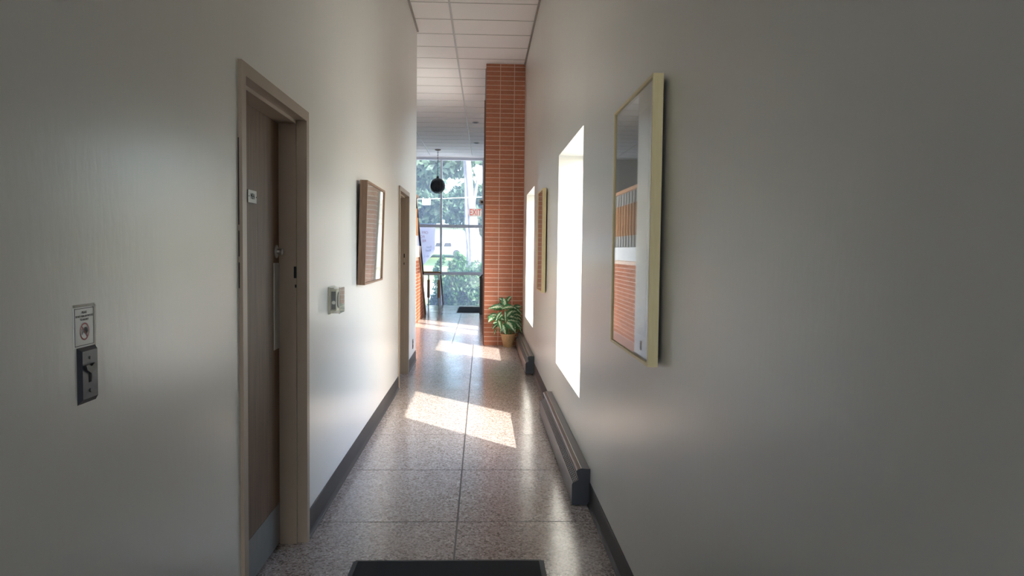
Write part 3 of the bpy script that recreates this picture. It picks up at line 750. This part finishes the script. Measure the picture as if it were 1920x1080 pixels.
def leaf(b, t, wid, arch, roll):
    b, t = Vector(b), Vector(t); d = t-b; L = d.length; dn = d.normalized()
    face = Vector((roll*.8, -.80, .60)).normalized()         # blades turn up and towards the light of the hallway
    side = dn.cross(face)
    if side.length < .2: side = Vector((1,0,0))
    side.normalize(); nrm = side.cross(dn)
    if nrm.dot(face) < 0: nrm = -nrm
    bmx = B(); uvl = bmx.loops.layers.uv.new('UVMap'); ns, nw = 9, 4; g = []; uvd = {}
    for i in range(ns+1):
        v = i/ns
        w_ = wid*.5*(math.sin(math.pi*min(1, v*.93+.03)**.72))**.85*(1 if v < .97 else .15)
        c_ = b+d*v+Vector((0,0,1))*arch*4*v*(1-v)*L
        rowv = []
        for k in range(nw+1):
            u = k/nw-.5
            vv = bmx.verts.new(c_+side*(2*u*w_)+nrm*(abs(2*u)*w_*.28)+nrm*(.004*math.sin(v*20+k*2)))
            uvd[vv] = (k/nw, v); rowv.append(vv)
        g.append(rowv)
    for i in range(ns):
        for k in range(nw):
            f_ = bmx.faces.new((g[i][k], g[i][k+1], g[i+1][k+1], g[i+1][k]))
            for lp in f_.loops: lp[uvl].uv = uvd[lp.vert]
    o = obj('leaf', bmx, MT['leaf'], pl, True)
    return o
LV = [  # base px, tip px (photo pixels), depth offsets of base and tip from the pot axis, blade width
 ((520,305),(488,172),-.02,-.03,.085),((545,245),(625,142),0,.0,.06),((505,255),(412,172),0,.02,.06),((480,330),(232,348),-.02,-.04,.075),
 ((655,325),(462,350),-.02,-.14,.085),((640,315),(805,445),.02,.02,.05),((640,350),(832,322),.03,.05,.07),((535,490),(642,382),-.02,-.04,.085),
 ((480,355),(322,380),.02,.06,.06),((350,555),(460,398),-.10,-.08,.05),((400,470),(212,500),0,-.02,.055),((345,490),(232,578),-.05,-.09,.08),
 ((500,545),(385,495),-.03,-.06,.06),((550,480),(735,530),-.01,.0,.075),((545,555),(730,575),-.04,-.06,.07),((420,585),(312,602),-.08,-.14,.05),
 ((405,545),(445,705),-.10,-.15,.06),((470,610),(522,778),-.08,-.14,.065),((540,575),(668,735),-.08,-.15,.105),((640,590),(690,775),-.04,-.10,.085),
 ((650,540),(835,640),.02,.03,.075),((700,600),(822,765),.0,.0,.06),((512,385),(522,590),-.05,-.09,.03),((380,610),(302,695),-.02,-.05,.05),
 ((372,685),(322,808),-.03,-.05,.022),((620,590),(790,690),-.03,-.04,.08),((640,470),(835,560),.04,.06,.085),((560,530),(700,440),0,.03,.075),
 ((470,455),(350,560),-.06,-.12,.06),((560,430),(760,410),.05,.07,.09),((500,620),(430,770),-.07,-.10,.055),((600,430),(820,500),.05,.06,.09),((440,300),(410,250),.05,.06,.05)]
tops = []
for (b, t, db, dt, wd) in LV:
    pb_ = on_y(890+b[0]/9, 540+b[1]/9, PY+db); pt_ = on_y(890+t[0]/9, 540+t[1]/9, PY+dt)
    pb_ -= pl.location; pt_ -= pl.location
    pt_.x = min(pt_.x, .205); pt_.y = min(pt_.y, .11); pb_.y = min(pb_.y, .09)
    leaf(pb_, pt_, wd*1.25, random.uniform(.05,.14), random.uniform(-.5,.5)); tops.append(pb_)
for (x0, y0, top) in ((-.02,-.01,(-.02,-.02,.62)), (.03,.02,(.05,.02,.58)), (-.035,.02,(-.06,.0,.50)), (.05,-.03,(.09,-.03,.44)), (0,-.045,(-.01,-.06,.42)), (-.05,-.03,(-.10,-.07,.40))):
    tx, ty, tz = top
    bm = B(); tube(bm, [(x0, y0, .17), (x0*.8+tx*.2, y0*.8+ty*.2, .17+(tz-.17)*.4), (x0*.4+tx*.6, y0*.4+ty*.6, .17+(tz-.17)*.75), (tx, ty, tz)], [.009,.008,.007,.004], 7); obj('stem', bm, MT['stem'], pl, True)
for b in tops[::2]:
    bm = B(); tube(bm, [(b.x*.25, b.y*.25, max(.20, b.z-.16)), (b.x*.6, b.y*.6, max(.22, b.z-.05)), tuple(b)], [.004,.0035,.0025], 5); obj('leaf_stalk', bm, MT['stem'], pl, True)

# ---------------------------------------------------------------- outdoors
ZG = -.95
struct(obj('ground_back', box(B(), -50, XO, -60, YBK-.2, -.5, -.12), MT['concrete']))
struct(obj('ground_side', box(B(), XO, 70, -60, 22.5, -.5, -.12), MT['verge']))
struct(obj('ground_path', box(B(), -50, 70, 22.55, 31, ZG-.3, ZG), MT['paving']))
struct(obj('ground_lawn_near', box(B(), -50, 70, 31, 36.5, ZG-.3, ZG), MT['grass']))
struct(obj('ground_street', box(B(), -90, 90, 36.5, 56, ZG-.3, ZG-.01), MT['concrete']))
bm = B(); prism(bm, [(56, ZG-.3), (56, ZG), (70, 1.02), (160, 1.02), (160, ZG-.3)], 'X', -120, 120); struct(obj('ground_lawn_far', bm, MT['grass']))
bld = tag(empty('far_building', (-6, 82, 1.02)), 'long white building with pale roof across the street', 'building')
bm = B(); box(bm, -30, 9, 0, 12, 0, 2.9); obj('wall', bm, MT['facade'], bld)
bm = B(); prism(bm, [(-.6, 2.9), (13, 2.9), (6, 4.6)], 'X', -30.5, 9.5); obj('roof', bm, MT['roof'], bld)
for k in range(6):
    bm = B(); box(bm, -8+k*2.6, -6.9+k*2.6, -.05, .05, .9, 2.0); wn_ = obj('window', bm, MT['roof'], bld)
car = tag(empty('parked_car', (-3.6, 68.5, .82)), 'pale car parked beyond the lawn by the white building', 'car')
bm = B(); prism(bm, [(-2.1,.35),(-2.05,.75),(-1.2,.85),(-.7,1.35),(.9,1.38),(1.5,.9),(2.1,.8),(2.1,.35)], 'Y', -.8, .8); cb_ = obj('body', bm, MT['car'], car)
for wx0, wx1 in ((-.62, .05), (.15, .85)):
    bm = B(); prism(bm, [(wx0, .92), (wx1, .92), (wx1-.03, 1.26), (wx0+.12, 1.26)], 'Y', -.812, -.80); obj('side_window', bm, MT['ink'], cb_)
for x in (-1.3, 1.3):
    for y in (-.82, .62):
        bm = B(); lathe(bm, [(.02,0),(.33,0),(.33,.2),(.02,.2)], 16, (x, y, .33), 'Y'); obj('wheel', bm, MT['rubber'], car)

def foliage(n, cen, rad, size, seed, shell=.55, flat=None):
    rnd = random.Random(seed); bmx = B(); cen = Vector(cen); rad = Vector(rad); k = 0
    lumps = [(Vector((rnd.gauss(0,.45), rnd.gauss(0,.45), rnd.gauss(0,.45))), rnd.uniform(.35,.6)) for _ in range(14)]
    while k < n:
        lc, lr = rnd.choice(lumps)
        d = Vector((rnd.gauss(0,1), rnd.gauss(0,1), rnd.gauss(0,1))).normalized()*lr*rnd.uniform(shell,1)
        q = lc+d
        if q.length > 1: q = q.normalized()*rnd.uniform(.8,1)
        p = cen+Vector((q.x*rad.x, q.y*rad.y, q.z*rad.z))
        if flat is not None and p.z < flat: p.z = flat+rnd.uniform(0,.1)
        s_ = size*rnd.uniform(.6,1.3)
        u = Vector((rnd.gauss(0,1), rnd.gauss(0,1), rnd.gauss(0,.6))).normalized(); v = u.orthogonal(); v = Matrix.Rotation(rnd.uniform(0,6.28), 3, u) @ v
        w = u.cross(v)
        vs4 = [bmx.verts.new(p+v*s_), bmx.verts.new(p+w*s_*.45), bmx.verts.new(p-v*s_), bmx.verts.new(p-w*s_*.45)]
        bmx.faces.new(vs4); k += 1
    return bmx
def shrub(label, cen, rad, n, seed, size=.055):
    e = tag(empty('shrub', (cen[0], cen[1], ZG)), label, 'shrub', None); o = e.location
    bmx = foliage(n, (0,0,cen[2]-ZG), rad, size, seed, .5, .03); obj('foliage', bmx, MT['hedge'], e, stuff=True)
    bmx = B()
    for k in range(5):
        a = k*1.25; tube(bmx, [(.1*math.cos(a), .1*math.sin(a), 0), (rad[0]*.35*math.cos(a), rad[1]*.35*math.sin(a), (cen[2]-ZG)*.9)], [.03,.012], 6)
    obj('branches', bmx, MT['bark'], e); return e
shrub('tallest dense green shrub growing outside the front glass', (-.18, 25.0, .0), (1.15,.75,1.18), 11000, 11)
shrub('small low green shrub between the front glass and the tallest shrub', (-1.28, 23.75, -.42), (.50,.45,.70), 3500, 12)
shrub('bushy shrub standing at the foot of the pale barked tree', (.42, 27.3, .0), (.68,.7,1.22), 5000, 15)
shrub('rounded shrub standing on the street side of the tallest shrub', (-1.05, 27.0, .25), (.75,.7,1.15), 4000, 14)

def tree(label, base, stems, crowns, seed, size, n):
    e = tag(empty('tree', base), label, 'tree')
    bmx = B()
    for pts, rs in stems: tube(bmx, [Vector(p)-Vector(base) for p in pts], rs, 12)
    obj('trunk', bmx, MT['bark'], e, True)
    for i, (c_, r_c) in enumerate(crowns):
        bmx = foliage(n, Vector(c_)-Vector(base), r_c, size, seed+i, .4); obj('crown', bmx, MT['crown'], e, stuff=True)
T = lambda px, py, Y: tuple(on_y(px, py, Y))
def tb(px, Y): q = on_y(px, 480, Y); return (q.x, Y, ZG)
b0 = tb(889, 34)
tree('pale barked tree with several stems outside the front glass', b0,
     [([b0, T(888,480,34), T(884,400,34), T(879,330,34), T(876,290,34), (-.9,34,8.5)], [.26,.22,.18,.16,.13,.08]),
      ([(b0[0]-.05,34.1,ZG), T(880,470,34), T(875,420,34), T(874,340,34), (-.9,34.2,6.5)], [.16,.12,.10,.09,.05]),
      ([(b0[0]+.1,34.1,ZG), T(898,460,34), T(893,425,34), T(888,380,34), T(896,335,34), T(903,310,34)], [.15,.11,.09,.08,.06,.03])],
     [((-1.0,35.5,7.5),(3.3,2.4,2.7)), ((.75,36.5,4.4),(1.15,1.6,3.2))], 21, .17, 8000)
b1 = (-5.4, 45, ZG)
tree('broad dense crowned tree with a single thick trunk across the lawn', b1, [([b1, (-5.3,45,2), (-5.0,45,5)], [.28,.22,.14])],
     [((-4.5,45,5.9),(2.8,2.4,2.5)), ((-4.3,45,8.4),(3.2,2.4,2.2)), ((-3.9,45,4.0),(2.1,2.2,1.3))], 31, .20, 8000)
b2 = (-1.0, 62, ZG+.9)
tree('distant tree behind the pale trunk beyond the street', b2, [([b2, (-1,62,3)], [.3,.2])], [((-.6,62,5.0),(2.9,2.0,2.3))], 41, .24, 6000)
# overhead cable with a white box
ca = on_y(700, 374, 30); cb = on_y(915, 369, 30)
cbl = tag(empty('overhead_cable', tuple(ca)), 'thin white cable with a white box strung across outside above the street', 'cable')
bm = B(); tube(bm, [(0,0,0), ((cb.x-ca.x)*.5, 0, (cb.z-ca.z)*.5-.03), (cb.x-ca.x, 0, cb.z-ca.z), (cb.x-ca.x+8, 0, cb.z-ca.z+.6)], .012, 6); tube(bm, [(0,0,0), (-8,0,.4)], .012, 6); obj('wire', bm, MT['white'], cbl)
for qx, qz in ((-8, .4), (cb.x-ca.x+8, cb.z-ca.z+.6)):
    bm = B(); tube(bm, [(qx, .1, ZG-ca.z), (qx, .1, qz+.5)], [.14,.10], 10); obj('support_pole', bm, MT['bark'], cbl, True)
pw = on_y(799.5, 378.5, 30)-cbl.location
bm = B(); box(bm, pw.x-.16, pw.x+.16, -.08, .08, pw.z-.12, pw.z+.11, .02); wb = obj('white_box', bm, MT['white'], cbl)
bm = B()
for q in (-.13, .13): box(bm, pw.x+q-.015, pw.x+q+.015, -.02, .02, pw.z+.10, pw.z+.17)
obj('hanger', bm, MT['white'], wb)
